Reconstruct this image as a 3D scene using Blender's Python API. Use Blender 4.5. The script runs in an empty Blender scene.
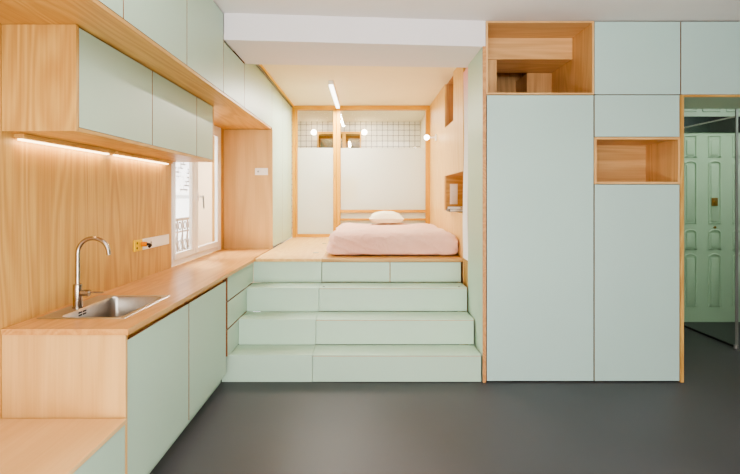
import bpy, bmesh, math, random
from mathutils import Vector, Matrix, noise
random.seed(7)
S = bpy.context.scene
COL = S.collection
PI = math.pi

# ------------------------------------------------------------------ materials
def newmat(name):
    m = bpy.data.materials.new(name); m.use_nodes = True
    nt = m.node_tree; nt.nodes.clear()
    out = nt.nodes.new('ShaderNodeOutputMaterial')
    return m, nt, out

def srgb(r, g, b):
    f = lambda c: (c/255/12.92) if c/255 <= .04045 else ((c/255+.055)/1.055)**2.4
    return (f(r), f(g), f(b), 1)

def principled(nt, out, col=None, rough=.5, metal=0, spec=.5):
    p = nt.nodes.new('ShaderNodeBsdfPrincipled')
    if col: p.inputs['Base Color'].default_value = col
    p.inputs['Roughness'].default_value = rough
    p.inputs['Metallic'].default_value = metal
    p.inputs['Specular IOR Level'].default_value = spec
    nt.links.new(p.outputs[0], out.inputs[0])
    return p

def plain(name, col, rough=.5, metal=0, spec=.5, var=.04, vscale=3.0):
    """slightly mottled paint / metal / cloth"""
    m, nt, out = newmat(name)
    p = principled(nt, out, col, rough, metal, spec)
    tc = nt.nodes.new('ShaderNodeTexCoord'); n = nt.nodes.new('ShaderNodeTexNoise')
    n.inputs['Scale'].default_value = vscale; n.inputs['Detail'].default_value = 4
    nt.links.new(tc.outputs['Object'], n.inputs['Vector'])
    r = nt.nodes.new('ShaderNodeValToRGB')
    r.color_ramp.elements[0].position = .3; r.color_ramp.elements[1].position = .7
    r.color_ramp.elements[0].color = tuple(c*(1-var) for c in col[:3])+(1,)
    r.color_ramp.elements[1].color = tuple(min(1, c*(1+var)) for c in col[:3])+(1,)
    nt.links.new(n.outputs['Fac'], r.inputs[0]); nt.links.new(r.outputs[0], p.inputs['Base Color'])
    return m

def wood(name, axis, light, dark, rough=.42, bands=13.0, amount=.85):
    m, nt, out = newmat(name)
    p = principled(nt, out, light, rough, 0, .4)
    N, L = nt.nodes, nt.links
    tc = N.new('ShaderNodeTexCoord'); oi = N.new('ShaderNodeObjectInfo')
    mul = N.new('ShaderNodeMath'); mul.operation = 'MULTIPLY'; mul.inputs[1].default_value = 37.0
    L.new(oi.outputs['Random'], mul.inputs[0])
    add = N.new('ShaderNodeVectorMath'); add.operation = 'ADD'
    L.new(tc.outputs['Object'], add.inputs[0]); L.new(mul.outputs[0], add.inputs[1])
    def mapped(along, across):
        mp = N.new('ShaderNodeMapping')
        s = [across]*3; s[axis] = along
        mp.inputs['Scale'].default_value = s
        L.new(add.outputs[0], mp.inputs['Vector']); return mp
    n1 = N.new('ShaderNodeTexNoise'); n1.inputs['Scale'].default_value = 1
    n1.inputs['Detail'].default_value = 1.5; n1.inputs['Distortion'].default_value = .35
    L.new(mapped(.45, 3.6).outputs[0], n1.inputs['Vector'])
    k = N.new('ShaderNodeMath'); k.operation = 'MULTIPLY'; k.inputs[1].default_value = bands*6.28
    L.new(n1.outputs['Fac'], k.inputs[0])
    s = N.new('ShaderNodeMath'); s.operation = 'SINE'; L.new(k.outputs[0], s.inputs[0])
    mr = N.new('ShaderNodeMapRange'); mr.inputs[1].default_value = -1; mr.inputs[2].default_value = 1
    L.new(s.outputs[0], mr.inputs[0])
    n2 = N.new('ShaderNodeTexNoise'); n2.inputs['Scale'].default_value = 1; n2.inputs['Detail'].default_value = 3
    L.new(mapped(2.5, 90).outputs[0], n2.inputs['Vector'])
    a = N.new('ShaderNodeMath'); a.operation = 'MULTIPLY'; a.inputs[1].default_value = .36
    L.new(mr.outputs[0], a.inputs[0])
    b = N.new('ShaderNodeMath'); b.operation = 'MULTIPLY_ADD'; b.inputs[1].default_value = .80
    L.new(n2.outputs['Fac'], b.inputs[0]); L.new(a.outputs[0], b.inputs[2])
    r = N.new('ShaderNodeValToRGB')
    r.color_ramp.elements[0].position = .22; r.color_ramp.elements[1].position = .92
    mixd = tuple(l*(1-amount)+d*amount for l, d in zip(light[:3], dark[:3]))+(1,)
    r.color_ramp.elements[0].color = light; r.color_ramp.elements[1].color = mixd
    L.new(b.outputs[0], r.inputs[0]); L.new(r.outputs[0], p.inputs['Base Color'])
    return m

WL, WD = srgb(214, 172, 102), srgb(178, 128, 66)
M = {}
M['wood_x'] = wood('ash_veneer_horizontal', 0, WL, WD)
M['wood_y'] = wood('ash_veneer_lengthwise', 1, WL, WD)
M['wood_z'] = wood('ash_veneer_upright', 2, WL, WD)
M['bedwood_z'] = wood('pale_ash_upright', 2, srgb(236, 198, 134), srgb(214, 164, 94))
M['bedwood_y'] = wood('pale_ash_floor', 1, srgb(234, 196, 130), srgb(212, 162, 94))
M['birch_z'] = wood('pale_birch_upright', 2, srgb(222, 182, 122), srgb(192, 144, 86), bands=6, amount=.6)
M['birch_y'] = wood('pale_birch_lengthwise', 1, srgb(226, 190, 138), srgb(202, 158, 104), bands=6, amount=.5)
M['top_y'] = wood('worktop_ash', 1, srgb(214, 164, 102), srgb(184, 128, 68), rough=.3)
M['edge'] = wood('plywood_edge', 1, srgb(214, 160, 104), srgb(170, 116, 68), bands=20)
M['box_x'] = wood('lightened_box_ash_horizontal', 0, srgb(223, 181, 126), srgb(195, 148, 94))  # ash lightened to offset the shade inside the open boxes
M['box_z'] = wood('lightened_box_ash_upright', 2, srgb(223, 181, 126), srgb(195, 148, 94))
M['edgedark'] = wood('dark_plywood_edge', 1, srgb(158, 104, 62), srgb(120, 74, 42), bands=20)
M['gap'] = plain('shadow_gap', srgb(96, 70, 52), .8)
M['frame_z'] = wood('pine_frame_upright', 2, srgb(218, 166, 62), srgb(196, 138, 44), bands=9)
M['frame_x'] = wood('pine_frame_horizontal', 0, srgb(218, 166, 62), srgb(196, 138, 44), bands=9)
M['mint'] = plain('mint_laminate', srgb(179, 203, 183), .42, var=.015, vscale=2)
M['mint_r'] = plain('mint_laminate_cool_lit', srgb(177, 203, 196), .42, var=.015, vscale=2)  # same laminate as mint, cooler light on the right put into its colour
M['mint_door'] = plain('green_door_paint', srgb(172, 192, 172), .4, var=.02)
M['plaster'] = plain('white_plaster', srgb(232, 226, 222), .8, var=.015)
M['grey_wall'] = plain('low_bounce_grey', srgb(150, 148, 146), .8)  # unseen walls darkened so they bounce less light
M['beam'] = plain('beam_plaster', srgb(226, 221, 222), .8, var=.01)
M['warmplaster'] = plain('warm_lit_plaster', srgb(240, 230, 200), .8, var=.015)  # white plaster with the warm bounce light put into its colour
M['white'] = plain('white_paint', srgb(240, 236, 230), .35, var=.01)
M['plastic'] = plain('white_plastic', srgb(240, 234, 226), .3, var=.01)
M['yellow'] = plain('yellow_plastic', srgb(240, 196, 20), .4, var=.02)
M['orange'] = plain('orange_plastic', srgb(214, 130, 24), .4, var=.02)
M['yellowtrim'] = plain('yellow_cord', srgb(236, 190, 60), .5, var=.03)
M['grey'] = plain('grey_metal', srgb(150, 148, 144), .4, .6, var=.02)
M['darkgrey'] = plain('dark_grey_paint', srgb(70, 70, 70), .6)
M['alu'] = plain('pale_aluminium', srgb(206, 202, 196), .4, .2, var=.02)
M['black'] = plain('black_rubber', srgb(24, 24, 24), .5)
M['hole'] = plain('dark_hole', srgb(50, 34, 24), .8)
M['steel'] = plain('brushed_steel', srgb(186, 180, 172), .28, 1.0, var=.05, vscale=40)
M['chrome'] = plain('satin_chrome', srgb(178, 166, 152), .25, 1.0, var=.02)
M['brass'] = plain('brass', srgb(190, 142, 80), .3, .9, var=.08, vscale=20)
M['iron'] = plain('bloom_paled_iron', srgb(168, 162, 160), .6)  # iron paled to carry the bloom of the bright outdoors
M['peach'] = plain('peach_render', srgb(252, 224, 190), .8, var=.02)
M['facadewhite'] = plain('white_stucco', srgb(238, 236, 232), .8, var=.02)
M['linen'] = plain('cream_linen', srgb(246, 238, 212), .9, var=.02, vscale=12)
def towel_mat():
    m, nt, out = newmat('yellow_blur_cloth'); N, L = nt.nodes, nt.links
    t = N.new('ShaderNodeBsdfTranslucent'); t.inputs[0].default_value = srgb(255, 226, 90)
    d = N.new('ShaderNodeBsdfDiffuse'); d.inputs[0].default_value = srgb(250, 214, 70)
    mx = N.new('ShaderNodeMixShader'); mx.inputs[0].default_value = .3
    L.new(t.outputs[0], mx.inputs[1]); L.new(d.outputs[0], mx.inputs[2]); L.new(mx.outputs[0], out.inputs[0]); return m
M['towel'] = towel_mat()
M['paperdark'] = plain('dark_cover', srgb(70, 66, 70), .5)
M['paper'] = plain('pale_paper', srgb(226, 222, 214), .7)

def cloth(name, col, col2):
    m, nt, out = newmat(name); p = principled(nt, out, col, .9, 0, .15)
    p.inputs['Sheen Weight'].default_value = .3
    N, L = nt.nodes, nt.links
    tc = N.new('ShaderNodeTexCoord'); n = N.new('ShaderNodeTexNoise'); n.inputs['Scale'].default_value = 2.2; n.inputs['Detail'].default_value = 5
    L.new(tc.outputs['Object'], n.inputs['Vector'])
    r = N.new('ShaderNodeValToRGB'); r.color_ramp.elements[0].color = col; r.color_ramp.elements[1].color = col2
    r.color_ramp.elements[0].position = .35; r.color_ramp.elements[1].position = .7
    L.new(n.outputs['Fac'], r.inputs[0]); L.new(r.outputs[0], p.inputs['Base Color'])
    w = N.new('ShaderNodeTexNoise'); w.inputs['Scale'].default_value = 9; w.inputs['Detail'].default_value = 6; w.inputs['Distortion'].default_value = 1.2
    L.new(tc.outputs['Object'], w.inputs['Vector'])
    bp = N.new('ShaderNodeBump'); bp.inputs['Strength'].default_value = .55; bp.inputs['Distance'].default_value = .04
    L.new(w.outputs['Fac'], bp.inputs['Height']); L.new(bp.outputs[0], p.inputs['Normal'])
    return m
M['pink'] = cloth('pink_cotton', srgb(234, 184, 164), srgb(240, 198, 178))

def curtain_mat():
    m, nt, out = newmat('sheer_curtain'); p = principled(nt, out, srgb(245, 240, 240), .9, 0, .1)
    N, L = nt.nodes, nt.links
    tc = N.new('ShaderNodeTexCoord'); sp = N.new('ShaderNodeSeparateXYZ'); L.new(tc.outputs['Object'], sp.inputs[0])
    mr = N.new('ShaderNodeMapRange'); mr.inputs[1].default_value = 1.35; mr.inputs[2].default_value = 1.8; L.new(sp.outputs[2], mr.inputs[0])
    r = N.new('ShaderNodeValToRGB'); r.color_ramp.elements[0].color = srgb(246, 242, 242); r.color_ramp.elements[1].color = srgb(240, 170, 160)
    L.new(mr.outputs[0], r.inputs[0]); L.new(r.outputs[0], p.inputs['Base Color'])
    return m
M['curtain'] = curtain_mat()

def floor_mat():
    m, nt, out = newmat('grey_resin_floor'); p = principled(nt, out, srgb(104, 104, 106), .45, 0, .45)
    N, L = nt.nodes, nt.links
    tc = N.new('ShaderNodeTexCoord'); n = N.new('ShaderNodeTexNoise'); n.inputs['Scale'].default_value = 1.6; n.inputs['Detail'].default_value = 7; n.inputs['Roughness'].default_value = .6
    L.new(tc.outputs['Object'], n.inputs['Vector'])
    r = N.new('ShaderNodeValToRGB'); r.color_ramp.elements[0].position = .3; r.color_ramp.elements[1].position = .72
    r.color_ramp.elements[0].color = srgb(64, 64, 67); r.color_ramp.elements[1].color = srgb(74, 74, 78)
    L.new(n.outputs['Fac'], r.inputs[0]); L.new(r.outputs[0], p.inputs['Base Color'])
    mr = N.new('ShaderNodeMapRange'); mr.inputs[3].default_value = .38; mr.inputs[4].default_value = .55
    L.new(n.outputs['Fac'], mr.inputs[0]); L.new(mr.outputs[0], p.inputs['Roughness'])
    return m
M['floor'] = floor_mat()

def tile_mat():
    m, nt, out = newmat('white_tile_dark_grout'); p = principled(nt, out, None, .25)
    N, L = nt.nodes, nt.links
    tc = N.new('ShaderNodeTexCoord'); mp = N.new('ShaderNodeMapping'); mp.inputs['Rotation'].default_value = (PI/2, 0, 0)
    b = N.new('ShaderNodeTexBrick'); b.offset = 0; b.inputs['Scale'].default_value = 1
    b.inputs['Color1'].default_value = srgb(240, 234, 220); b.inputs['Color2'].default_value = srgb(236, 230, 216)
    b.inputs['Mortar'].default_value = srgb(112, 108, 104); b.inputs['Mortar Size'].default_value = .0045
    b.inputs['Brick Width'].default_value = .1; b.inputs['Row Height'].default_value = .1
    L.new(tc.outputs['Object'], mp.inputs[0]); L.new(mp.outputs[0], b.inputs['Vector'])
    L.new(b.outputs[0], p.inputs['Base Color']); return m
M['tile'] = tile_mat()

def brick_mat():
    m, nt, out = newmat('whitewashed_brick'); p = principled(nt, out, None, .85)
    N, L = nt.nodes, nt.links
    tc = N.new('ShaderNodeTexCoord'); sp = N.new('ShaderNodeSeparateXYZ'); cb = N.new('ShaderNodeCombineXYZ')
    L.new(tc.outputs['Object'], sp.inputs[0]); L.new(sp.outputs[1], cb.inputs[0]); L.new(sp.outputs[2], cb.inputs[1])
    b = N.new('ShaderNodeTexBrick'); b.inputs['Scale'].default_value = 1
    b.inputs['Color1'].default_value = srgb(236, 232, 230); b.inputs['Color2'].default_value = srgb(222, 216, 212)
    b.inputs['Mortar'].default_value = srgb(96, 90, 88); b.inputs['Mortar Size'].default_value = .02
    b.inputs['Brick Width'].default_value = .42; b.inputs['Row Height'].default_value = .12
    L.new(cb.outputs[0], b.inputs['Vector'])
    n = N.new('ShaderNodeTexNoise'); n.inputs['Scale'].default_value = 2.2
    L.new(tc.outputs['Object'], n.inputs['Vector'])
    r = N.new('ShaderNodeValToRGB'); r.color_ramp.elements[0].position = .42; r.color_ramp.elements[1].position = .55
    L.new(n.outputs['Fac'], r.inputs[0])
    mx = N.new('ShaderNodeMix'); mx.data_type = 'RGBA'
    mx.inputs[6].default_value = srgb(236, 233, 230)
    L.new(r.outputs[0], mx.inputs[0]); L.new(b.outputs[0], mx.inputs[7]); L.new(mx.outputs[2], p.inputs['Base Color'])
    return m
M['brick'] = brick_mat()

def glass_mat(name, tint, refl=1.0):
    m, nt, out = newmat(name); N, L = nt.nodes, nt.links
    t = N.new('ShaderNodeBsdfTransparent'); t.inputs[0].default_value = tint
    g = N.new('ShaderNodeBsdfGlossy'); g.inputs['Roughness'].default_value = .02
    f = N.new('ShaderNodeLayerWeight'); f.inputs[0].default_value = .5
    pw = N.new('ShaderNodeMath'); pw.operation = 'POWER'; pw.inputs[1].default_value = 5; L.new(f.outputs['Facing'], pw.inputs[0])
    k = N.new('ShaderNodeMath'); k.operation = 'MULTIPLY_ADD'; k.inputs[1].default_value = .8*refl; k.inputs[2].default_value = .04*refl
    L.new(pw.outputs[0], k.inputs[0])
    mx = N.new('ShaderNodeMixShader'); L.new(k.outputs[0], mx.inputs[0]); L.new(t.outputs[0], mx.inputs[1]); L.new(g.outputs[0], mx.inputs[2])
    L.new(mx.outputs[0], out.inputs[0]); return m
M['glass'] = glass_mat('clear_glass', (.97, .98, .97, 1))
M['greenglass'] = glass_mat('green_tinted_glass', (.93, .97, .92, 1), .7)
M['darkglass'] = plain('dark_transom_glass', srgb(20, 26, 22), .06, 0, .9)
M['mirror'] = plain('mirror', srgb(176, 168, 150), .03, 1.0, var=.0)

def frosted():
    m, nt, out = newmat('frosted_glass'); N, L = nt.nodes, nt.links
    t = N.new('ShaderNodeBsdfTranslucent'); t.inputs[0].default_value = srgb(244, 246, 240)
    d = N.new('ShaderNodeBsdfPrincipled'); d.inputs['Base Color'].default_value = srgb(232, 234, 226); d.inputs['Roughness'].default_value = .35
    n = N.new('ShaderNodeTexNoise'); n.inputs['Scale'].default_value = 300
    bp = N.new('ShaderNodeBump'); bp.inputs['Strength'].default_value = .05; L.new(n.outputs['Fac'], bp.inputs['Height']); L.new(bp.outputs[0], d.inputs['Normal'])
    mx = N.new('ShaderNodeMixShader'); mx.inputs[0].default_value = .5
    L.new(t.outputs[0], mx.inputs[1]); L.new(d.outputs[0], mx.inputs[2]); L.new(mx.outputs[0], out.inputs[0]); return m
M['frost'] = frosted()

def emit(name, col, s):
    m, nt, out = newmat(name); e = nt.nodes.new('ShaderNodeEmission')
    e.inputs[0].default_value = col; e.inputs[1].default_value = s
    nt.links.new(e.outputs[0], out.inputs[0]); return m
M['led'] = emit('warm_led', (1, .74, .42, 1), 7)
M['tube'] = emit('light_tube', (1, .95, .85, 1), 6)
M['globe'] = emit('lit_globe', (1, .86, .66, 1), 22)

# ------------------------------------------------------------------ mesh helpers
ORG = {}
class MB:
    def __init__(s): s.bm = bmesh.new()
    def box(s, x0, x1, y0, y1, z0, z1, bev=0.0):
        t = bmesh.new()
        bmesh.ops.create_cube(t, size=1)
        for v in t.verts:
            v.co = Vector(((x0+x1)/2+v.co.x*(x1-x0), (y0+y1)/2+v.co.y*(y1-y0), (z0+z1)/2+v.co.z*(z1-z0)))
        if bev > 0: bmesh.ops.bevel(t, geom=t.edges[:], offset=bev, segments=2, profile=.5, affect='EDGES')
        return s._merge(t)
    def _merge(s, t):
        me = bpy.data.meshes.new('tmp'); t.to_mesh(me); t.free(); s.bm.from_mesh(me); bpy.data.meshes.remove(me); return s
    def prism(s, pts, axis, a, b):
        """pts: 2-D outline in the other two axes (order x,y,z minus axis)"""
        def P(p, t):
            q = list(p); q.insert(axis, t); return Vector(q)
        lo = [s.bm.verts.new(P(p, a)) for p in pts]; hi = [s.bm.verts.new(P(p, b)) for p in pts]
        s.bm.faces.new(lo); s.bm.faces.new(hi[::-1])
        n = len(pts)
        for i in range(n): s.bm.faces.new((lo[i], hi[i], hi[(i+1) % n], lo[(i+1) % n]))
        bmesh.ops.recalc_face_normals(s.bm, faces=s.bm.faces); return s
    def tube(s, pts, r, seg=12, cap=True):
        pts = [Vector(p) for p in pts]; rings = []
        prev = None
        for i, p in enumerate(pts):
            d = (pts[min(i+1, len(pts)-1)]-pts[max(i-1, 0)]).normalized()
            if prev is None:
                u = d.cross(Vector((0, 0, 1)));
                if u.length < 1e-3: u = d.cross(Vector((0, 1, 0)))
            else: u = prev - d*prev.dot(d)
            u.normalize(); prev = u; w = d.cross(u)
            rr = r[i] if isinstance(r, (list, tuple)) else r
            rings.append([s.bm.verts.new(p+(u*math.cos(2*PI*k/seg)+w*math.sin(2*PI*k/seg))*rr) for k in range(seg)])
        for a, b in zip(rings, rings[1:]):
            for k in range(seg): s.bm.faces.new((a[k], a[(k+1) % seg], b[(k+1) % seg], b[k]))
        if cap: s.bm.faces.new(rings[0][::-1]); s.bm.faces.new(rings[-1])
        bmesh.ops.recalc_face_normals(s.bm, faces=s.bm.faces); return s
    def sphere(s, c, r, u=20, v=14):
        t = bmesh.new(); bmesh.ops.create_uvsphere(t, u_segments=u, v_segments=v, radius=r)
        bmesh.ops.translate(t, verts=t.verts, vec=c); return s._merge(t)
    def build(s, name, mat, parent=None, smooth=False, kind=None, edge=None):
        vs = s.bm.verts
        if parent is not None: org = ORG[parent.name]
        else:
            xs = [v.co for v in vs]
            org = Vector(((min(c.x for c in xs)+max(c.x for c in xs))/2, (min(c.y for c in xs)+max(c.y for c in xs))/2, min(c.z for c in xs)))
        for v in vs: v.co -= org
        me = bpy.data.meshes.new(name); s.bm.to_mesh(me); s.bm.free()
        o = bpy.data.objects.new(name, me); COL.objects.link(o)
        me.materials.append(mat)
        if edge is not None:                     # laminate faces, plywood edges
            me.materials.append(M['edgedark'])
            for p in me.polygons:
                if abs(p.normal[edge]) < .9: p.material_index = 1
        if smooth:
            for p in me.polygons: p.use_smooth = True
            try: me.set_sharp_from_angle(angle=math.radians(38))
            except Exception: pass
        if parent is not None: o.parent = parent
        else: o.location = org
        ORG[o.name] = org
        if kind: o['kind'] = kind
        return o

def B(*a, bev=.0015): return MB().box(*a, bev=bev)
def tag(o, label, cat, group=None, kind=None):
    o['label'] = label; o['category'] = cat
    if group: o['group'] = group
    if kind: o['kind'] = kind
    return o
def thing(name, label, cat, loc, group=None, kind=None):
    o = bpy.data.objects.new(name, None); o.location = loc; o.empty_display_size = .1
    COL.objects.link(o); ORG[o.name] = Vector(loc)
    return tag(o, label, cat, group, kind)
def struct(name, mb, mat, label, cat):
    return tag(mb.build(name, mat, kind='structure'), label, cat)
def sroot(name, label, cat, loc):
    return thing(name, label, cat, loc, kind='structure')

# ------------------------------------------------------------------ dimensions (metres; camera at x=0, y=0)
H = 1.47
CX = -1.08            # front plane of the fitted units on the left
WX = -1.63            # left wall
YN = 2.235            # near end of the kitchen run
DZ = .88              # worktop and platform level
ZS = 2.243            # soffit under the high cupboards
ZC, ZB = 2.87, 2.80   # ceilings
YF = 3.968            # front of the right-hand units
YP = 4.79             # front edge of the platform
YW = 7.32             # glazed partition
BX = .93              # wooden wall beside the bed
ST = .217             # riser
YR = [3.968, 4.238, 4.518, 4.79]
XR = 4.95

# ------------------------------------------------------------------ shell
struct('floor', B(WX-.1, XR+.1, -2.6, 5.9, -.1, 0, bev=0), M['floor'], 'smooth dark grey resin floor of the main room and entrance', 'floor')
struct('ceiling', B(WX-.3, XR+.1, -2.6, 5.95, ZC, ZC+.12, bev=0), M['plaster'], 'flat off-white plaster ceiling over the front room', 'ceiling')
struct('ceiling_rear', B(WX-.3, BX+.024, 4.3, YW+.03, ZB, ZC-.001, bev=0), M['warmplaster'], 'white lower ceiling above the bed platform, warm light put into its colour', 'ceiling')
bm_ = MB(); bm_.prism([(CX, 3.80), (BX+.02, 3.975), (BX+.02, 4.62), (CX, 4.50)], 2, 2.665, ZC)
struct('ceiling_beam', bm_, M['beam'], 'white plaster beam dropped across the ceiling before the bed platform', 'beam')

# left wall with the window opening
W0, W1, WZ0, WZ1 = 4.19, 5.58, .885, 2.24
wl = MB()
wl.box(WX-.24, WX, -2.6, W0, 0, ZC); wl.box(WX-.24, WX, W1, YW+2.1, 0, ZC)
wl.box(WX-.24, WX, W0, W1, 0, WZ0-.02); wl.box(WX-.24, WX, W0, W1, WZ1, ZC)
struct('wall_left', wl, M['wood_z'], 'ash-veneered left wall behind the sink, with the window opening', 'wall')
rv = MB(); rv.box(WX-.26, WX-.085, W1-.012, W1+.0, WZ0, WZ1)
struct('trim_1', rv, M['peach'], 'peach rendered reveal outside the right window sash', 'window reveal')
struct('wall_right', B(XR, XR+.1, -2.6, 5.95, 0, ZC, bev=0), M['grey_wall'], 'grey right wall outside the frame', 'wall')
rw = MB(); rw.box(WX-.2, -1.45, -2.7, -2.6, 0, ZC); rw.box(1.85, XR+.1, -2.7, -2.6, 0, ZC); rw.box(-1.45, 1.85, -2.7, -2.6, 0, .95); rw.box(-1.45, 1.85, -2.7, -2.6, 2.75, ZC)
struct('wall_rear', rw, M['grey_wall'], 'unseen grey rear wall with a wide window opening, added to cut the fill light', 'wall')  # added out of view to shut out stray sky fill
hb = MB(); hb.box(2.53, XR, 5.88, 5.98, 0, ZC); hb.box(2.53, 2.60, 4.52, 5.88, 0, ZC)
struct('wall_hall', hb, M['mint_door'], 'mint painted entrance hall wall around the front door', 'wall')

# ------------------------------------------------------------------ window
wn = sroot('window_1', 'white double casement window with a view of a balcony rail', 'window', (WX, (W0+W1)/2, WZ0))
f = MB(); x0, x1 = WX-.04, WX+.012
f.box(x0, x1-.006, W0, W0+.022, WZ0, WZ1, .004); f.box(x0, x1, W1-.06, W1, WZ0, WZ1, .004)
f.box(x0, x1-.006, W0+.022, W1-.06, WZ0, WZ0+.045, .004); f.box(x0, x1-.006, W0+.022, W1-.06, WZ1-.05, WZ1, .004)
f.build('window_frame', M['white'], wn)
for y0, y1 in ((W0+.024, 4.72), (4.724, W1-.062)):
    s_ = MB(); a, b = WX-.012, WX+.02; l, rr = (.02, .085) if y0 < 4.5 else (.08, .085)
    s_.box(a, b, y0, y0+l, WZ0+.047, WZ1-.052, .005); s_.box(a, b, y1-rr, y1, WZ0+.047, WZ1-.052, .005)
    s_.box(a, b, y0+l, y1-rr, WZ0+.047, WZ0+.105, .005); s_.box(a, b, y0+l, y1-rr, WZ1-.115, WZ1-.052, .005)
    so = s_.build('sash', M['white'], wn)
    B(WX+.004, WX+.010, y0+l-.005, y1-rr+.005, WZ0+.1, WZ1-.11, bev=0).build('window_pane', M['glass'], so)
h = MB(); h.box(WX+.02, WX+.032, 4.755, 4.787, 1.43, 1.51, .003); h.tube([(WX+.04, 4.771, 1.475), (WX+.075, 4.771, 1.475)], .009)
ho = h.build('window_handle', M['plastic'], wn)
MB().tube([(WX+.075, 4.771, 1.485), (WX+.078, 4.785, 1.36)], .008).build('lever', M['grey'], ho, True)

# outside
rl = thing('balcony_railing', 'wrought-iron balcony railing with scrolls outside the window, outdoor bloom put into its grey', 'railing', (-2.0, 5.3, .70))
YB0, YB1 = 3.9, 7.0
b_ = MB(); b_.box(-2.02, -1.98, YB0, YB1, 1.215, 1.245, .004); b_.box(-2.012, -1.988, YB0, YB1, 1.09, 1.105); b_.box(-2.012, -1.988, YB0, YB1, .78, .80)
b_.build('rails', M['iron'], rl)
y = YB0+.05
while y < YB1:
    MB().tube([(-2, y, .70), (-2, y, 1.22)], .009, 8).build('baluster', M['iron'], rl)
    sc = MB()
    for zc, rr in ((1.16, .04), (.95, .055), (.86, .04)):
        sc.tube([(-2, y+.075+rr*math.cos(t), zc+rr*math.sin(t)) for t in [k*2*PI/14 for k in range(15)]], .007, 6, cap=False)
    sc.tube([(-2, y, .8), (-2, y+.075, .95), (-2, y+.15, 1.09)], .006, 6)
    sc.build('scroll', M['iron'], rl)
    y += .15
struct('balcony_floor', B(-2.1, WX-.26, 3.6, 7.2, .58, .70), M['facadewhite'], 'narrow white balcony slab outside the window', 'balcony')
fc = sroot('building_facade', 'whitewashed brick facade across the street seen through the window', 'building', (-5.3, 13, -3))
B(-5.6, -5.2, 4, 26, -3, 9, bev=0).build('brick_wall', M['brick'], fc)
fb = MB(); fb.box(-5.2, -5.08, 4, 26, 1.52, 1.62, .01); fb.box(-5.2, -5.17, 4, 26, -3, 1.52, 0)
fb.build('stucco_band', M['facadewhite'], fc)

# ------------------------------------------------------------------ high cupboards (left)
ys = [.72, 1.47, 2.227, 3.017, 3.79, 4.444, 5.745]
hl = ['mint high cupboard nearest the camera, above the bench, top left',
      'mint high cupboard door cut by the top edge of the photo, above the bench end',
      'mint high cupboard over the sink, second one in front of the white beam',
      'mint high cupboard just in front of the white beam',
      'mint high cupboard directly under the white beam',
      'wide mint high cupboard above the window recess, behind the beam']
for i in range(1, 6):
    y0, y1 = ys[i], ys[i+1]
    zt = ZC-.006 if i < 4 else (2.655 if i == 4 else ZB-.03)
    c = thing('high_cupboard', hl[i], 'cupboard', (-1.35, (y0+y1)/2, ZS+.02), 'high cupboards on the left')
    B(WX+.002, CX-.022, y0+.001, y1-.001, ZS+.021, zt, bev=0).build('carcass', M['gap'], c)
    B(CX-.02, CX, y0+.004, y1-.004, ZS+.022, zt-.004).build('door', M['mint'], c, edge=0)
tag(B(WX+.002, CX, .2, 5.70, ZS, ZS+.019, bev=.001).build('soffit_panel', M['wood_y']), 'long ash soffit board under the left high cupboards', 'panel')

# ------------------------------------------------------------------ wall cupboards over the sink
HX, HZ0, HZ1 = -1.295, 1.765, 2.238
ys = [YN, 3.034, 3.83, 4.25]
wlb = ['wide mint wall cupboard with exposed ash end, nearest the camera above the tap',
       'wide mint wall cupboard in the middle of the row above the sockets',
       'narrow mint wall cupboard at the window end of the row']
for i in range(3):
    y0, y1 = ys[i], ys[i+1]
    c = thing('wall_cupboard', wlb[i], 'cupboard', (-1.45, (y0+y1)/2, HZ0), 'wall cupboards over the worktop')
    a0 = y0+.02 if i == 0 else y0
    e1 = y1-.018 if i == 2 else y1
    B(WX+.002, HX-.021, a0, e1, HZ0+.018, HZ1, bev=0).build('carcass', M['gap'], c)
    B(WX+.002, HX, a0, e1, HZ0, HZ0+.018, bev=.001).build('bottom_panel', M['wood_y'], c)
    B(HX-.02, HX-.001, a0+.004, e1-.004, HZ0+.02, HZ1-.003).build('door', M['mint'], c, edge=0)
    if i == 0: B(WX+.002, HX, y0, y0+.0195, HZ0, ZS-.001, bev=.001).build('end_panel', M['wood_z'], c)
    if i == 2: B(WX+.002, HX, e1, y1, HZ0, ZS-.001, bev=.001).build('end_panel', M['wood_z'], c)
for (y0, y1, lab) in ((2.31, 3.15, 'warm LED strip light under the wall cupboard end nearest the camera'), (3.19, 4.09, 'warm LED strip light under the wall cupboards near the window')):
    c = thing('strip_light', lab, 'light', (WX+.03, (y0+y1)/2, 1.74), 'strip lights under the wall cupboards')
    B(WX+.001, WX+.05, y0, y1, 1.742, HZ0-.001).build('housing', M['wood_y'], c)
    B(WX+.006, WX+.022, y0+.02, y1-.02, 1.734, 1.742, bev=0).build('diffuser', M['led'], c)

# ------------------------------------------------------------------ kitchen base units, worktop, bench
ys = [YN+.02, 3.05, 3.86]
bl = ['mint base cupboard under the sink with exposed ash end facing the bench', 'mint base cupboard between the sink and the steps']
for i in range(2):
    y0, y1 = ys[i], ys[i+1]
    c = thing('base_cupboard', bl[i], 'cupboard', (-1.35, (y0+y1)/2, 0), 'base cupboards under the worktop')
    cc = MB(); z1 = .62
    cc.box(WX+.002, CX-.021, y0+.001, y1-.001, .105, z1); cc.box(WX+.002, CX-.021, y0+.001, y0+.02, z1, .853); cc.box(WX+.002, CX-.021, y1-.02, y1-.001, z1, .853)
    cc.build('carcass', M['edgedark'], c)
    B(CX-.034, CX-.022, y0+.02, y1-.02, .75, .853).build('grip_rail', M['wood_y'], c)
    B(CX-.019, CX, y0+.006, y1-.006, .105, .822).build('door', M['mint'], c, edge=0)
    B(WX+.05, CX-.07, y0, y1+(.10 if i else 0), 0, .104, bev=0).build('plinth', M['mint'], c)
    if i == 0: B(WX+.002, CX+.005, y0-.02, y0, 0, .853).build('end_panel', M['birch_z'], c)
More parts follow.
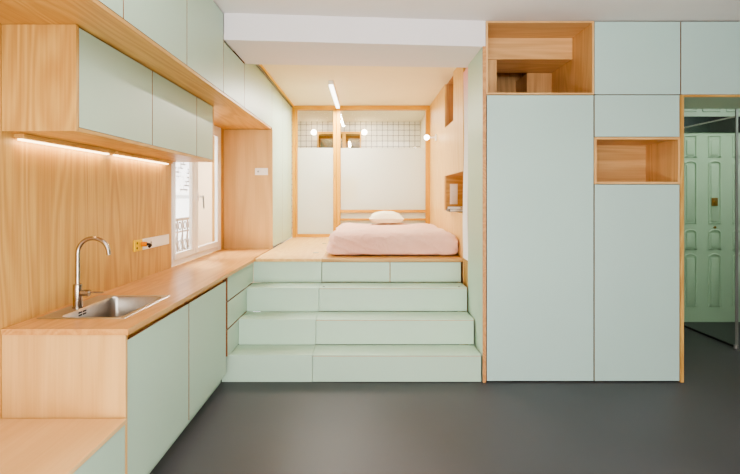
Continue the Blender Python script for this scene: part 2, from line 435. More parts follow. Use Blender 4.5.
# worktop with sink cut-out
SX0, SX1, SY0, SY1 = -1.598, -1.168, 2.415, 2.992
wt = MB(); we = -1.062
z0, z1 = .854, DZ
wt.box(WX+.001, we, YN-.004, SY0+.012, z0, z1, .0); wt.box(WX+.001, we, SY1-.012, YP-.001, z0, z1, .0)
wt.box(WX+.001, SX0+.012, SY0+.012, SY1-.012, z0, z1, .0); wt.box(SX1-.012, we, SY0+.012, SY1-.012, z0, z1, .0)
wt.box(WX+.001, CX-.002, YP-.001, 5.70, z0, z1, .0)
tag(wt.build('worktop', M['top_y']), 'long ash worktop running from the sink to the window recess', 'worktop')
c = thing('bench', 'low birch bench with a mint front at the bottom left, beside the kitchen units', 'bench', (-1.33, 1.2, 0))
bs = B(WX+.002, -1.066, .3, YN-.006, .463, .483); bs.build('seat', M['birch_y'], c)
B(WX+.002, -1.092, .3, YN-.006, .05, .462, bev=0).build('carcass', M['gap'], c)
for (a, b) in ((.305, 1.30), (1.305, YN-.008)): B(-1.091, -1.073, a, b, .06, .459).build('front_panel', M['mint'], c, edge=0)
B(WX+.05, -1.12, .3, YN-.01, 0, .05, bev=0).build('plinth', M['mint'], c)

# drawer stack beside the steps
c = thing('drawer_cabinet', 'narrow mint three-drawer stack beside the steps under the worktop', 'drawers', (-1.3, 4.35, ST))
B(WX+.002, CX-.021, 3.875, YP-.02, ST+.002, .853, bev=0).build('carcass', M['edgedark'], c)
for k, ye in ((3, YP-.004), (2, YR[2]+.2), (1, YR[1]+.2)):
    B(CX-.02, CX-.001, 3.905, ye if k == 3 else YP-.004, ST*k+.006, (ST*(k+1)-.004) if k < 3 else .850).build('drawer', M['mint'], c, edge=0)

# ------------------------------------------------------------------ sink and tap
def ringloop(bm, x0, x1, y0, y1, r, z, n=5):
    vs = []
    for cx, cy, a0 in ((x1-r, y1-r, 0), (x0+r, y1-r, PI/2), (x0+r, y0+r, PI), (x1-r, y0+r, 1.5*PI)):
        for k in range(n+1):
            t = a0+PI/2*k/n; vs.append(bm.verts.new((cx+r*math.cos(t), cy+r*math.sin(t), z)))
    return vs
def bridge(bm, a, b):
    n = len(a)
    for i in range(n): bm.faces.new((a[i], a[(i+1) % n], b[(i+1) % n], b[i]))
sk = thing('sink', 'brushed steel inset sink in the ash worktop below the tap', 'sink', ((SX0+SX1)/2, (SY0+SY1)/2, DZ))
m_ = MB(); bm = m_.bm; z = DZ+.0015
BX0, BX1, BY0, BY1 = -1.50, -1.195, 2.438, 2.955
l0 = ringloop(bm, SX0, SX1, SY0, SY1, .012, z-.001); l1 = ringloop(bm, SX0+.004, SX1-.004, SY0+.004, SY1-.004, .01, z+.002)
l2 = ringloop(bm, BX0, BX1, BY0, BY1, .04, z+.002)
bridge(bm, l0, l1); bridge(bm, l1, l2); bmesh.ops.recalc_face_normals(bm, faces=bm.faces)
m_.build('rim', M['steel'], sk)
m_ = MB(); bm = m_.bm
a = ringloop(bm, BX0, BX1, BY0, BY1, .04, z+.0015); b = ringloop(bm, BX0+.004, BX1-.004, BY0+.004, BY1-.004, .04, z-.01)
d = ringloop(bm, BX0+.008, BX1-.008, BY0+.008, BY1-.008, .045, z-.15); e = ringloop(bm, BX0+.03, BX1-.03, BY0+.03, BY1-.03, .03, z-.175)
bridge(bm, a, b); bridge(bm, b, d); bridge(bm, d, e); bm.faces.new(e)
bmesh.ops.recalc_face_normals(bm, faces=bm.faces)
for f_ in bm.faces: f_.normal_flip()
m_.build('basin', M['steel'], sk, True)
m_ = MB()
for k in range(2):
    for j in range(2): m_.box(BX0+.005, BX0+.0075, 2.60+.04*k, 2.63+.04*k, .862-.014*j, .870-.014*j, .002)
m_.build('overflow_slots', M['black'], sk)
MB().tube([(-1.33, 2.70, z-.1745), (-1.33, 2.70, z-.168)], .04, 20).build('drain', M['chrome'], sk, True)
tp = thing('kitchen_tap', 'tall satin steel swan-neck tap standing behind the sink', 'tap', (-1.515, 2.65, DZ))
tx, ty = -1.528, 2.65
MB().tube([(tx, ty, DZ+.003), (tx, ty, DZ+.008), (tx, ty, DZ+.009), (tx, ty, DZ+.125), (tx, ty, DZ+.13)], [.027, .027, .0225, .0225, .018], 20).build('body', M['chrome'], tp, True)
R_ = .082; zt = 1.17
pts = [(tx, ty, DZ+.125), (tx, ty, 1.02), (tx, ty, 1.12)]+[(tx+R_-R_*math.cos(t), ty, zt+R_*math.sin(t)) for t in [k*PI*.94/18 for k in range(19)]]
pts += [(pts[-1][0]+.003, ty, pts[-1][2]-.022)]
MB().tube(pts, .0115, 16).build('spout', M['chrome'], tp, True)
MB().tube([(tx+.018, ty, DZ+.082), (tx+.062, ty, DZ+.082)], .017, 16).tube([(tx+.05, ty, DZ+.085), (tx+.09, ty, DZ+.086), (tx+.135, ty, DZ+.085)], [.006, .0055, .004], 10).build('lever', M['chrome'], tp, True)

# sockets
def plate(name, label, y0, y1, mat):
    c = thing(name, label, 'socket', (WX, (y0+y1)/2, 1.085), None)
    B(WX+.001, WX+.012, y0+.001, y1-.001, 1.085, 1.165, bev=.002).build('face_plate', mat, c); return c
c = plate('wall_socket', 'yellow wall socket at the left end of the strip over the worktop', 3.50, 3.625, M['yellow'])
m_ = MB()
for yy in (3.535,):
    for zz in (1.108, 1.142): m_.tube([(WX+.0115, yy, zz), (WX+.0135, yy, zz)], .0085, 12)
m_.build('socket_hole', M['hole'], c)
c = plate('wall_socket', 'white wall socket between the yellow one and the blank plate', 3.625, 3.82, M['plastic'])
MB().tube([(WX+.0115, 3.765, 1.125), (WX+.0135, 3.765, 1.125)], .012, 14).build('socket_hole', M['grey'], c)
m_ = plate('blank_socket', 'long white blank socket plate next to the window', 3.82, 4.11, M['plastic'])
p = thing('plug', 'orange and brown plug pushed into the yellow wall socket', 'plug', (WX+.014, 3.62, 1.12))
MB().tube([(WX+.0125, 3.605, 1.13), (WX+.05, 3.605, 1.13)], .017, 14).build('plug_body', M['orange'], p, True)
MB().tube([(WX+.045, 3.605, 1.13), (WX+.06, 3.62, 1.128), (WX+.065, 3.635, 1.12), (WX+.05, 3.645, 1.107)], .010, 10).build('ring', M['hole'], p, True)

# ------------------------------------------------------------------ tall cupboard beside the bed
PY = 5.71
c = thing('tall_cupboard', 'tall mint cupboard with ash end beside the sleeping platform', 'cupboard', (-1.35, 6.5, DZ))
B(WX+.002, CX+.012, PY, PY+.02, DZ-.02, ZS-.001).build('end_panel', M['birch_z'], c)
B(WX+.002, CX-.021, PY+.04, YW-.01, DZ+.001, ZB-.03, bev=0).build('carcass', M['gap'], c)
for a, b in ((PY+.036, 6.47), (6.47, YW-.06)):
    B(CX-.02, CX, a+.0025, b-.0025, DZ+.012, ZB-.034).build('door', M['mint'], c, edge=0)
sw = thing('light_switch', 'white double light switch on the ash panel by the window', 'switch', (-1.19, PY, 1.72))
B(-1.266, -1.118, PY-.011, PY-.001, 1.72, 1.80, bev=.002).build('face_plate', M['plastic'], sw)
B(-1.250, -1.205, PY-.015, PY-.0115, 1.735, 1.785, bev=.002).build('rocker', M['plastic'], sw)
MB().tube([(-1.228, PY-.0145, 1.76), (-1.228, PY-.0165, 1.76)], .011, 14).build('knob', M['grey'], sw)
tag(B(CX-.03, CX+.015, 4.52, YW-.06, ZB-.028, ZB-.001).build('shadow_gap_strip', M['grey']), 'grey strip standing in for the shadow gap over the tall cupboards', 'rail')  # strip drawn where only a shaded gap runs under the ceiling
tag(MB().tube([(CX+.03, 4.54, ZB-.012), (CX+.03, YW-.06, ZB-.012)], .011, 10).build('cord', M['yellowtrim']), 'yellow cord running along the ceiling edge beside the tall cupboards', 'cord')

# ------------------------------------------------------------------ steps
XS0, XSM, XS1 = CX+.001, -.425, .913
def step_unit(label, x0, x1, wide):
    c = thing('stair_unit', label, 'steps', ((x0+x1)/2, 4.3, 0), 'steps up to the platform')
    for k in range(3):
        xa = -1.145 if (k == 0 and not wide) else x0
        yb = YR[k+1]-.002
        if wide:
            B(xa, x1, YR[k], yb+.0, ST*k+(.004 if k else .004), ST*(k+1)-.011, bev=.001).build('drawer', M['mint'], c, edge=1)
            tr = MB(); tr.box(xa-.001, x1, YR[k]-.003, YR[k+1]-.001, ST*(k+1)-.008, ST*(k+1), .0008)
            t_ = tr.build('tread', M['mint'], c)
            B(xa, x1, YR[k]-.0015, YR[k]+.01, ST*(k+1)-.0118, ST*(k+1)-.0082, bev=0).build('plywood_lip', M['edge'], t_)
        else:
            B(xa, x1, YR[k], yb, .002 if k == 0 else ST*k+.001, ST*(k+1), bev=.0012).build('step', M['mint'], c)
    if wide:
        z0, z1 = ST*3+.006, .846
        B(x0, x1, YR[3]+.022, YR[3]+.25, ST*3+.001, .848, bev=0).build('carcass', M['edge'], c)
        for a, b in ((x0+.002, .226), (.234, x1-.004)): B(a, b, YR[3]+.001, YR[3]+.021, z0, z1).build('drawer', M['mint'], c, edge=1)
        for hx in (x0+.05, x1-.05):
            MB().tube([(hx-.012, YR[2]+.05, ST*3-.0002), (hx-.012, YR[2]+.05, ST*3+.0012)], .012, 14).build('finger_hole', M['hole'], c)
    else:
        B(x0, x1, YR[3]+.001, YR[3]+.021, ST*3+.001, .850).build('step', M['mint'], c)
    return c
step_unit('narrow flight of mint box steps on the left, below the floor hatches', XS0, XSM-.0015, False)
step_unit('wide flight of mint drawer steps on the right, below the bed', XSM+.0015, XS1, True)

# ------------------------------------------------------------------ platform
c = thing('sleeping_platform', 'raised ash platform carrying the bed at the top of the steps', 'platform', (-.1, 6, DZ-.03))
B(CX+.02, -.425, YP-.012, 5.02, DZ-.028, DZ).build('edge_board', M['bedwood_y'], c)
B(-.424, BX-.002, YP-.012, YW-.03, DZ-.028, DZ).build('bed_deck', M['wood_x'], c)
for a, b in ((5.022, 6.1), (6.103, YW-.03)):
    hto = B(CX+.012, -.426, a, b, DZ-.028, DZ).build('hatch', M['bedwood_y'], c)
    yy = a+.25
    MB().tube([(-.53, yy, DZ+.0003), (-.53, yy, DZ+.004)], .03, 18).build('ring_pull', M['grey'], hto, True)
B(CX+.012, BX-.002, YP+.27, YW-.02, .002, DZ-.03, bev=0).build('base', M['gap'], c)

# ------------------------------------------------------------------ bed
def mattress():
    x0, x1, y0, y1, z0, h = -.365, .918, 4.955, 7.0, DZ+.004, .218
    nx, ny, nz = 56, 84, 12
    r = .085
    m = MB(); bm = m.bm
    t = bmesh.new()
    bmesh.ops.create_cube(t, size=1)
    bmesh.ops.subdivide_edges(t, edges=t.edges[:], cuts=39, use_grid_fill=True)
    for v in t.verts:
        px, py, pz = v.co.x+.5, v.co.y+.5, v.co.z+.5
        p = Vector((x0+px*(x1-x0), y0+py*(y1-y0), z0+pz*h))
        q = Vector((min(max(p.x, x0+r), x1-r), min(max(p.y, y0+r), y1-r), min(max(p.z, z0+.03), z0+h-r)))
        d = p-q
        if d.length > 1e-6:
            sc = Vector((r, r, r if p.z > z0+h-r else .03))
            e = Vector((d.x/sc.x, d.y/sc.y, d.z/sc.z))
            mxx = max(abs(e.x), abs(e.y), abs(e.z))
            if e.length > 1e-6:
                e = e/e.length*mxx
            p = q+Vector((e.x*sc.x, e.y*sc.y, e.z*sc.z))
        n = Vector((p.x-(x0+x1)/2, 0, 0))
        side = max(0, (abs(py-.5)-.42)/.08, (abs(px-.5)-.42)/.08)
        w = noise.noise(Vector((p.x*2.2, p.y*2.2, p.z*5)))*.012
        w += noise.noise(Vector((p.x*7, p.y*5, p.z*9+3)))*.012*(.4+side)
        rg = 1-abs(noise.noise(Vector((p.x*3.5+p.z*6, p.y*3, p.z*4+9))))*2; w += max(0, rg)**4*.014*(.5+side)
        dr = Vector((0, 0, 1)) if side < .6 else Vector((px-.5, (py-.5), .25)).normalized()
        # soft gathers running down the skirt
        if side > .6: w += .010*math.sin(p.x*19+p.z*16)*math.sin(p.y*7+p.z*10+1)
        # the sheet bellies out low on the front and the left
        if pz < .6 and px < .5: p.x -= .035*math.sin(min(1, pz/.6)*PI)
        p += dr*w
        p.x = min(p.x, BX-.008); p.y = min(p.y, 7.15); p.z = max(p.z, z0)
        v.co = p
    m._merge(t); return m
bd = thing('bed', 'low mattress under a pale pink sheet on the raised platform', 'bed', (.27, 6.0, DZ))
mo = mattress().build('sheet', M['pink'], bd, True)
def pillow(cx, cy, cz, a, b, hgt):
    m = MB(); t = bmesh.new(); bmesh.ops.create_cube(t, size=2)
    bmesh.ops.subdivide_edges(t, edges=t.edges[:], cuts=15, use_grid_fill=True)
    for v in t.verts:
        u, w, s = v.co
        ex = (1-abs(u)**2.6)*(1-abs(w)**2.6); th = max(0, ex)**.62
        rx = 1-.10*(1-abs(w))*0; pin = 1-.08*(1-abs(w)**2)*abs(u)**3; pin2 = 1-.10*(1-abs(u)**2)*abs(w)**3
        k = .5+.5*(max(abs(u), abs(w)) < 1)
        nz = noise.noise(Vector((u*2.1, w*2.1, s+5)))*.10
        v.co = Vector((cx+a*u*pin, cy+b*w*pin2, cz+hgt*(s*th*(1+nz)+.0)))
        if s < 0: v.co.z = cz-min(cz-v.co.z, hgt*.55)
    m._merge(t); return m
po = pillow(.27, 6.70, 1.182, .235, .17, .10).build('pillow', M['linen'], None, True)
tag(po, 'small cream pillow lying at the far end of the pink bed', 'pillow')

# ------------------------------------------------------------------ wooden wall beside the bed with two niches
def wallbox(a, *args): a.box(*args)
wr = MB(); X2 = BX+.30
wr.box(BX, BX+.009, YP, YW, 0, 1.312); wr.box(BX, BX+.02, 5.93, YW, 1.312, 1.718)
wr.box(BX, BX+.02, YP, YW, 1.718, 2.284); wr.box(BX, BX+.02, YP, 5.33, 2.284, ZB); wr.box(BX, BX+.02, 5.90, YW, 2.284, ZB)
struct('wall_bed', wr, M['bedwood_z'], 'pale ash wall on the right of the bed with two niches', 'wall')
nb = MB()
nb.box(BX+.021, X2, YP, 5.95, 1.292, 1.3115); nb.box(BX+.021, X2, YP, 5.95, 1.7185, 1.738); nb.box(BX+.021, X2, 5.931, 5.95, 1.312, 1.718); nb.box(X2, X2+.02, YP, 5.95, 1.29, 1.74)
struct('trim_2', nb, M['wood_x'], 'ash lining of the lower niche in the bed wall', 'niche lining')
nb = MB()
nb.box(BX+.021, X2, 5.30, 5.92, 2.264, 2.2835); nb.box(BX+.021, X2, 5.31, 5.329, 2.284, ZB); nb.box(BX+.021, X2, 5.901, 5.92, 2.284, ZB); nb.box(X2, X2+.02, 5.30, 5.92, 2.264, ZB); nb.box(BX+.026, X2, 5.30, 5.92, ZB+.001, ZB+.02)
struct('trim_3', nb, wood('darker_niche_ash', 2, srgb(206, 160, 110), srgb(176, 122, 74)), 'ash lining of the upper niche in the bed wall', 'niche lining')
c = thing('control_panel', 'white upright control panel inside the lower bed-wall niche', 'switch', (1.0, 5.93, 1.385))
B(.995, 1.085, 5.917, 5.930, 1.385, 1.625, bev=.003).build('face_plate', M['plastic'], c)
B(1.012, 1.066, 5.9135, 5.9165, 1.55, 1.60, bev=.001).build('screen', M['white'], c)
for zz in (1.42, 1.49): B(1.018, 1.060, 5.9135, 5.9165, zz, zz+.035, bev=.001).build('button', M['white'], c)
bk = MB(); bk.box(.88, 1.02, 5.25, 5.48, 1.3135, 1.343, .002)
o = thing('book', 'dark-covered book lying on the edge of the lower bed niche', 'book', (.95, 5.35, 1.313)); bk.build('cover', M['paperdark'], o)
B(.884, 1.018, 5.248, 5.25, 1.317, 1.340, bev=0).build('pages', M['paper'], o)
o = thing('book', 'pale paperback resting crookedly on top of the dark book in the niche', 'book', (.95, 5.33, 1.344))
m_ = MB(); m_.prism([(.865, 5.30), (.985, 5.23), (1.05, 5.37), (.93, 5.44)], 2, 1.344, 1.368); m_.build('cover', M['paper'], o)
m_ = MB(); m_.prism([(.87, 5.298), (.987, 5.228), (.992, 5.238), (.873, 5.31)], 2, 1.3685, 1.371); m_.build('spine_label', M['paperdark'], o)
# curtain hanging in the slot between bed wall and wardrobe
m_ = MB(); bm = m_.bm; rows = []
for i in range(25):
    zz = DZ+.01+i*(2.655-DZ-.01)/24; row = []
    for j in range(41):
        t = j/40; amp = .018+.012*math.sin(zz*3+1)
        row.append(bm.verts.new((BX-.004+.5*amp*(1+math.sin(t*PI*9+.4*math.sin(zz*2.2)))*.5+.003*math.sin(zz*4), 4.55+.225*t+.01*math.sin(zz*5), zz)))
    rows.append(row)
for a, b in zip(rows, rows[1:]):
    for j in range(40): bm.faces.new((a[j], a[j+1], b[j+1], b[j]))
tag(m_.build('curtain', M['curtain'], None, True), 'gathered white curtain, pinkish at the top, hanging at the bed wall end', 'curtain')
struct('trim_4', B(BX+.010, BX+.0215, 4.536, YP+.02, 0, ZC-.206), M['wood_z'], 'ash slot lining behind the gathered curtain', 'trim')

# ------------------------------------------------------------------ glazed partition at the back
wb = sroot('wall_back', 'pine-framed glazed partition behind the bed, frosted below and clear above', 'partition', (0, YW, DZ))
XL, XP0, XP1 = -1.072, -.428, -.372
fz, fx = M['frame_z'], M['frame_x']
B(XL, XL+.045, YW-.05, YW+.05, DZ-.03, ZB-.061, bev=.003).build('post', fz, wb)
B(XP0, XP1, YW-.05, YW+.05, DZ-.03, ZB-.061, bev=.003).build('post', fz, wb)
B(.870, BX-.001, YW-.05, YW+.05, DZ-.03, ZB-.061, bev=.003).build('post', fz, wb)
B(XL, BX-.001, YW-.05, YW+.05, ZB-.060, ZB-.001, bev=.003).build('top_rail', fx, wb)
B(XP1+.001, .869, YW-.03, YW+.03, 1.243, 1.283, bev=.003).build('headboard_rail', fx, wb)
B(XP1+.001, .869, YW-.03, YW+.03, 1.128, 1.158, bev=.003).build('headboard_rail', fx, wb)
B(XP1+.001, .869, YW-.03, YW+.03, DZ-.02, DZ+.04, bev=.003).build('bottom_rail', fx, wb)
ZF = 2.187
B(XP1+.001, .869, YW+.004, YW+.012, DZ, ZF, bev=0).build('frosted_pane', M['frost'], wb)
B(XP1+.001, .869, YW+.004, YW+.010, ZF, ZB-.06, bev=0).build('clear_pane', M['glass'], wb)
dr = sroot('door_2', 'pine-framed sliding glass door to the bathroom left of the bed', 'door', (-.75, YW, DZ))
y0, y1 = YW-.04, YW+.0
B(XL+.047, XL+.075, y0, y1, DZ+.003, ZB-.062, bev=.003).build('stile', fz, dr)
B(-.478, XP0-.002, y0, y1, DZ+.003, ZB-.062, bev=.003).build('stile', fz, dr)
B(XL+.075, -.478, y0, y1, DZ+.003, DZ+.05, bev=.003).build('bottom_rail', fx, dr)
B(XL+.075, -.478, YW-.024, YW-.016, DZ+.05, ZF, bev=0).build('frosted_pane', M['frost'], dr)
B(XL+.075, -.478, YW-.022, YW-.016, ZF, ZB-.062, bev=0).build('clear_pane', M['glass'], dr)
MB().tube([(-.453, y0-.001, 1.78), (-.453, y0-.012, 1.78)], .012, 14).build('knob', M['brass'], dr, True)

# bathroom beyond
YT = 9.2
struct('wall_bathroom', B(-1.6, 1.0, YT, YT+.1, 0, 2.9, bev=0), M['tile'], 'white tiled bathroom wall with dark grout beyond the glass', 'wall')
sd = MB(); sd.box(1.0, 1.1, YW+.06, YT+.1, 0, 2.9)
struct('wall_bathroom_side', sd, M['warmplaster'], 'plain white side wall of the bathroom', 'wall')
struct('ceiling_bathroom', B(-1.86, 1.1, YW+.031, YT+.1, 2.86, 2.96, bev=0), M['warmplaster'], 'white bathroom ceiling beyond the glass partition', 'ceiling')
struct('floor_bathroom', B(-1.86, 1.1, YW+.06, YT, .70, .8, bev=0), M['plaster'], 'pale bathroom floor behind the frosted glass', 'floor')
c = thing('mirror_cabinet', 'wide wood-framed mirror cabinet on the tiled bathroom wall', 'mirror', (-.49, 9.15, 1.95))
m_ = MB(); yy0, yy1 = 9.10, YT-.001
m_.box(-.885, -.09, yy0, yy1, 2.615, 2.66, .003); m_.box(-.885, -.09, yy0, yy1, 1.95, 1.99, .003)
m_.box(-.885, -.865, yy0, yy1, 1.99, 2.615, .003); m_.box(-.11, -.09, yy0, yy1, 1.99, 2.615, .003); m_.box(-.43, -.37, yy0, yy1, 1.99, 2.615, .003)
m_.build('cabinet_frame', M['frame_x'], c)
for a, b in ((-.864, -.431), (-.369, -.111)): B(a, b, 9.12, 9.13, 1.991, 2.614, bev=0).build('mirror_pane', M['mirror'], c)
for x, lab in ((-.945, 'glowing round globe lamp left of the bathroom mirror'), (-.03, 'glowing round globe lamp right of the bathroom mirror')):
    c = thing('globe_sconce', lab, 'lamp', (x, YT, 2.62), 'globe lamps beside the bathroom mirror')
    MB().tube([(x, YT-.001, 2.64), (x, YT-.02, 2.64)], .035, 16).tube([(x, YT-.02, 2.64), (x, YT-.12, 2.64)], .01, 8).build('bracket', M['white'], c, True)
    MB().sphere((x, YT-.16, 2.64), .05).build('globe', M['globe'], c, True)
m_ = MB(); bm = m_.bm; rows = []
for i in range(9):
    zz = 1.42+i*.045; rows.append([bm.verts.new((-.62+.05*j, YW+.035+.008*math.sin(j*1.3+i*.2), zz)) for j in range(11)])
for a, b in zip(rows, rows[1:]):
    for j in range(10): bm.faces.new((a[j], a[j+1], b[j+1], b[j]))
tag(m_.build('blur_towel', M['towel'], None, True), 'yellow towel added behind the frosted glass to stand in for a soft yellow blur', 'towel')  # added sheet that tints the glass where a yellow blur shows
tag(MB().tube([(-.70, YW+.049, 1.79), (-.04, YW+.049, 1.79)], .008, 8).tube([(-.70, YW+.049, 1.79), (-.70, YW+.12, 1.79)], .008, 8).build('towel_rail', M['grey']), 'thin metal towel rail behind the frosted glass', 'rail')

# sconce + linear lamp
c = thing('wall_sconce', 'small white wall sconce with a glowing globe on the bed wall', 'lamp', (BX, 6.55, 2.25))
MB().tube([(BX-.001, 6.55, 2.25), (BX-.022, 6.55, 2.25)], .045, 20).build('backplate', M['white'], c, True)
MB().tube([(BX-.02, 6.55, 2.25), (BX-.10, 6.55, 2.25)], .014, 12).build('arm', M['white'], c, True)
MB().sphere((BX-.135, 6.55, 2.25), .034).build('globe', M['globe'], c, True)
c = thing('linear_lamp', 'long white linear lamp fixed to the ceiling above the bed', 'lamp', (-.40, 6.2, ZB-.07))
B(-.428, -.372, 5.70, 7.13, ZB-.045, ZB-.001, bev=.003).build('housing', M['white'], c)
B(-.424, -.376, 5.705, 7.125, ZB-.068, ZB-.046, bev=.004).build('diffuser', M['tube'], c)

# ------------------------------------------------------------------ right-hand units
g = .004
XA, XB, XC, XD, XE = .955, 1.810, 2.492, 2.516, 3.60
YK = 4.50
mt = M['mint_r']
c = thing('wardrobe', 'wide full-height mint wardrobe door beside the steps, below the open box', 'wardrobe', (1.38, 4.2, 0), 'right-hand wardrobes')
B(XA, XB-.001, YF+.021, YK, .02, 2.272, bev=0).build('carcass', M['gap'], c)
B(XA+g, XB-g, YF, YF+.02, .010, 2.278).build('door', mt, c, edge=1)
B(XA, XB-.001, YF+.05, YK, 0, .019, bev=0).build('plinth', M['darkgrey'], c)
c = thing('end_panel', 'tall mint end panel with ash edge between the steps and the wardrobes', 'panel', (BX+.01, 4.25, 0))
B(BX-.005, XA-.004, YF+.004, 4.535, .0, 2.664, bev=0).build('side_face', M['mint'], c)
B(BX-.0045, XA-.004, YF-.008, YF+.0035, .0, 2.664, bev=0).build('edge_strip', M['edge'], c)
def open_box(name, label, x0, x1, z0, z1, yb, group):
    c = thing(name, label, 'shelf box', ((x0+x1)/2, 4.2, z0), group)
    t = .018; y0 = YF-.004
    B(x0, x0+t, y0, yb, z0, z1, bev=.001).build('side_panel', M['box_z'], c)
    B(x1-t, x1, y0, yb, z0, z1, bev=.001).build('side_panel', M['box_z'], c)
    B(x0+t, x1-t, y0, yb, z1-t, z1, bev=.001).build('top_panel', M['box_x'], c)
    B(x0+t, x1-t, y0, yb, z0, z0+t, bev=.001).build('bottom_panel', M['box_x'], c)
    return c
z0, z1 = 2.283, 2.866
c = thing('open_box', 'large open ash box at the top left of the wardrobes, stepped inside', 'shelf box', (1.38, 4.3, z0), 'open boxes in the wardrobe wall')
t = .014; y0 = YF-.004; x0, x1 = XA-.002, XB-.001
B(x0, x0+t, y0, 5.2, z0, z1, bev=.001).build('side_panel', M['box_z'], c)
B(x1-t, x1, y0, 5.2, z0, z1, bev=.001).build('side_panel', M['box_z'], c)
B(x0+t, x1-t, y0, 4.35, z1-t, z1, bev=.001).build('top_panel', M['box_x'], c)
B(x0+t, x1-t, y0, 5.2, z0, z0+t, bev=.001).build('bottom_panel', M['box_x'], c)
B(x0+t, x1-t, 4.35, 4.83, 2.668, z1, bev=.001).build('boxed_duct', M['box_x'], c)
B(x0+t, 1.14, 4.36, 4.40, z0+t, 2.667, bev=.001).build('upright', M['box_z'], c)
B(1.555, x1-t, 4.83, 5.19, z0+t, 2.667, bev=.001).build('back_panel', M['box_z'], c)
B(x0+t, x1-t, 5.19, 5.21, z0+t, z1, bev=.001).build('back_panel', M['box_z'], c)
B(x0+t, x1-t, 4.831, 5.189, z1-t, z1, bev=.001).build('top_panel', M['box_x'], c)
# overhead doors
for (a, b, lab) in ((XB, XC+.006, 'square mint overhead cupboard to the right of the large open box'), (XC+.006, XE, 'mint overhead cupboard above the entrance opening, top right corner')):
    c = thing('overhead_cupboard', lab, 'cupboard', ((a+b)/2, 4.2, z0), 'overhead cupboards in the wardrobe wall')
    B(a+.001, b-.001, YF+.021, YK, z0+.001, ZC-.004, bev=0).build('carcass', M['gap'], c)
    B(a+g, b-g, YF, YF+.02, z0+.001, ZC-.008).build('door', mt, c, edge=1)
c = thing('flap_cupboard', 'low wide mint cupboard front directly above the small open box', 'cupboard', (2.15, 4.2, 1.946))
B(XB+.001, XC-.001, YF+.021, YK, 1.946, 2.281, bev=0).build('carcass', M['gap'], c)
B(XB+g, XC-g, YF, YF+.02, 1.948, 2.279).build('door', mt, c, edge=1)
c = open_box('open_box', 'small empty open ash box between two mint fronts near the entrance', XB+.001, XC-.001, 1.573, 1.944, 4.42, 'open boxes in the wardrobe wall')
B(XB+.001, XC-.001, 4.421, 4.44, 1.573, 1.944, bev=0).build('back_panel', M['box_x'], c)
c = thing('wardrobe', 'narrower tall mint wardrobe door below the small open box', 'wardrobe', (2.15, 4.2, 0), 'right-hand wardrobes')
B(XB+.001, XC-.001, YF+.021, YK, .02, 1.570, bev=0).build('carcass', M['gap'], c)
B(XB+g, XC-g, YF, YF+.02, .010, 1.569).build('door', mt, c, edge=1)
B(XB, XC-.001, YF+.05, YK, 0, .019, bev=0).build('plinth', M['darkgrey'], c)
# lining of the entrance opening
ln = MB(); ln.box(XC+.001, XD+.004, YF-.006, YK, 0, 2.281, .001); ln.box(XE-.02, XE, YF-.006, YK, 0, 2.281, .001)
struct('trim_5', ln, M['wood_z'], 'ash jambs of the entrance opening at the right edge', 'door jamb')
struct('trim_6', B(XD+.005, XE-.021, YF-.006, YF+.014, 2.264, 2.281, bev=.001), M['wood_x'], 'ash head strip across the entrance opening', 'door head')
struct('trim_7', B(XD+.005, XE-.021, YF+.0145, YK, 2.264, 2.281, bev=0), M['mint_door'], 'mint underside of the cupboard over the entrance opening', 'soffit')
struct('wall_entrance', B(XE+.001, XR, YF, YK, 0, ZC-.001, bev=0), M['mint_r'], 'wall right of the entrance opening, out of frame', 'wall')

# ------------------------------------------------------------------ front door and glass screen
d1 = sroot('door_1', 'mint front door with arched raised panels and brass fittings', 'door', (4.2, 5.87, 0))
DY = 5.86
B(3.66, 4.86, DY, 5.878, .004, 2.215).build('leaf', M['mint_door'], d1)
def moulding(xc, w, za, zb_, arch):
    x0, x1 = xc-w/2, xc+w/2; pts = []
    if arch:
        r = w/2; pts = [(x0, za), (x0, zb_-r*.55)]+[(xc-r*math.cos(t), zb_-r*.55+r*.55*math.sin(t)) for t in [k*PI/8 for k in range(1, 8)]]+[(x1, zb_-r*.55), (x1, za)]
    else: pts = [(x0, za), (x0, zb_), (x1, zb_), (x1, za)]
    pts.append(pts[0]); pts.append(pts[1])
    m = MB(); m.tube([(p[0], DY-.004, p[1]) for p in pts], .011, 8)
    i = .022; m.box(x0+i, x1-i, DY-.01, DY+.002, za+i, zb_-i*2, .006)
    m.build('raised_panel', M['mint_door'], d1, True)
for xc in (3.80, 4.085, 4.37, 4.65):
    for za, zb_, ar in ((1.94, 2.18, False), (1.16, 1.89, True), (.86, 1.085, True), (.19, .80, True)):
        moulding(xc, .135, za, zb_, ar)
B(4.04, 4.11, DY-.022, DY-.011, 1.365, 1.46, bev=.003).build('peephole_plate', M['brass'], d1)
MB().tube([(4.075, DY-.022, 1.415), (4.075, DY-.034, 1.415)], .018, 16).build('knob', M['brass'], d1, True)
MB().tube([(4.085, DY-.001, 1.115), (4.085, DY-.014, 1.115)], .014, 14).build('lock', M['brass'], d1, True)
w2 = sroot('window_2', 'dark glazed transom strip above the mint front door', 'window', (4.2, 5.86, 2.22))
B(3.60, 4.9, 5.845, 5.878, 2.225, 2.41, bev=.002).build('window_pane', M['darkglass'], w2)
m_ = MB(); m_.box(3.6, 4.9, 5.84, 5.879, 2.411, 2.425, .003)
for xc in (3.78, 4.06, 4.34, 4.62): m_.tube([(xc-.1, 5.874, 2.48), (xc-.1, 5.874, 2.6), (xc+.1, 5.874, 2.6), (xc+.1, 5.874, 2.48), (xc-.1, 5.874, 2.48)], .011, 8)
m_.build('window_frame', M['mint_door'], w2)
GX = 3.61
gs = thing('glass_screen', 'frameless glass screen with thin metal edges standing inside the entrance', 'screen', (GX, 5.3, 0))
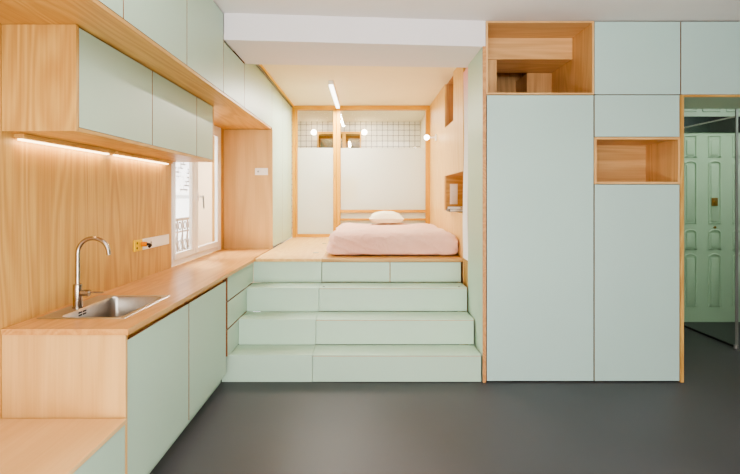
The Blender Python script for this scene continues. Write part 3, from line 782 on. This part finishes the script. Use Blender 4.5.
B(GX-.004, GX+.004, 4.875, 5.84, .02, 2.25, bev=0).build('glass_panel', M['greenglass'], gs)
B(GX-.012, GX+.012, 4.862, 4.876, .0, ZC-.002, bev=.002).build('post', M['grey'], gs)
B(GX-.007, GX+.007, 4.877, 5.84, 2.25, 2.264, bev=.002).build('top_rail', M['alu'], gs)
B(GX-.010, GX+.010, 4.877, 5.84, .0, .019, bev=.001).build('bottom_seal', M['black'], gs)
MB().tube([(GX-.02, 4.85, 0), (GX-.02, 4.85, .035)], .02, 14).build('foot', M['grey'], gs, True)

# ------------------------------------------------------------------ lights
def area(name, loc, rot, sx, sy, power, col):
    l = bpy.data.lights.new(name, 'AREA'); l.shape = 'RECTANGLE'; l.size = sx; l.size_y = sy; l.energy = power; l.color = col
    o = bpy.data.objects.new(name, l); o.location = loc; o.rotation_euler = rot; COL.objects.link(o); return o
area('rear_window_light', (.2, -2.58, 1.85), (PI/2, 0, 0), 3.2, 1.7, 75, (1, .985, .96))
area('ceiling_fill', (.8, 1.3, 2.2), (PI, 0, 0), 2.6, .5, 105, (1, .97, .95))  # unseen area light without fixture, added to brighten the ceiling
area('beam_fill', (.1, -.4, .35), Vector((-.3, 4.6, 2.5)).to_track_quat('-Z', 'Y').to_euler(), 2.2, .6, 110, (1, .98, .94))  # unseen area light added to lift the beam underside and soffits
area('lamp_above_bed', (-.40, 6.42, ZB-.075), (0, 0, 0), .045, 1.4, 74, (1, .95, .86))
area('bathroom_fill', (-.2, 8.3, 2.84), (0, 0, 0), 1.6, 1.2, 36, (1, .99, .97))  # area light without fixture, added to brighten bathroom and frosted panes
area('under_cupboard_light', (WX+.035, 2.70, 1.732), (0, .5, 0), .02, .78, 1.1, (1, .70, .38))
area('under_cupboard_light', (WX+.035, 3.60, 1.732), (0, .5, 0), .02, .84, 1.1, (1, .70, .38))
area('hall_fill', (4.1, 4.9, ZC-.03), (-.2, 0, 0), .5, .5, 28, (1, .98, .93))  # unseen area light added to brighten the entrance hall
d_ = Vector((2.6, -.6, -2.2)); area('window_fill', (-2.9, 5.0, 3.0), d_.to_track_quat('-Z', 'Y').to_euler(), 1.6, 1.2, 210, (.97, .99, 1))  # unseen area light outside, added to boost daylight through the window
sl = bpy.data.lights.new('street_sun', 'SUN'); sl.energy = 11; sl.angle = .02; sl.color = (1, .97, .93)
so = bpy.data.objects.new('street_sun', sl); so.rotation_euler = (0, math.radians(42), 0); COL.objects.link(so)

w = bpy.data.worlds.new('sky'); S.world = w; w.use_nodes = True
bg = w.node_tree.nodes['Background']; bg.inputs[0].default_value = (.95, .97, 1, 1); bg.inputs[1].default_value = 3.4

# ------------------------------------------------------------------ camera
cd = bpy.data.cameras.new('camera'); co = bpy.data.objects.new('camera', cd); COL.objects.link(co)
co.location = (0, 0, H); co.rotation_euler = (PI/2, 0, 0)
cd.sensor_fit = 'HORIZONTAL'; cd.sensor_width = 36; cd.lens = 36*500/740
cd.shift_x = 4/740; cd.shift_y = -40/740; cd.clip_start = .05
S.camera = co
S.view_settings.view_transform = 'AgX'
S.view_settings.look = 'AgX - Medium High Contrast'
S.view_settings.exposure = -.04
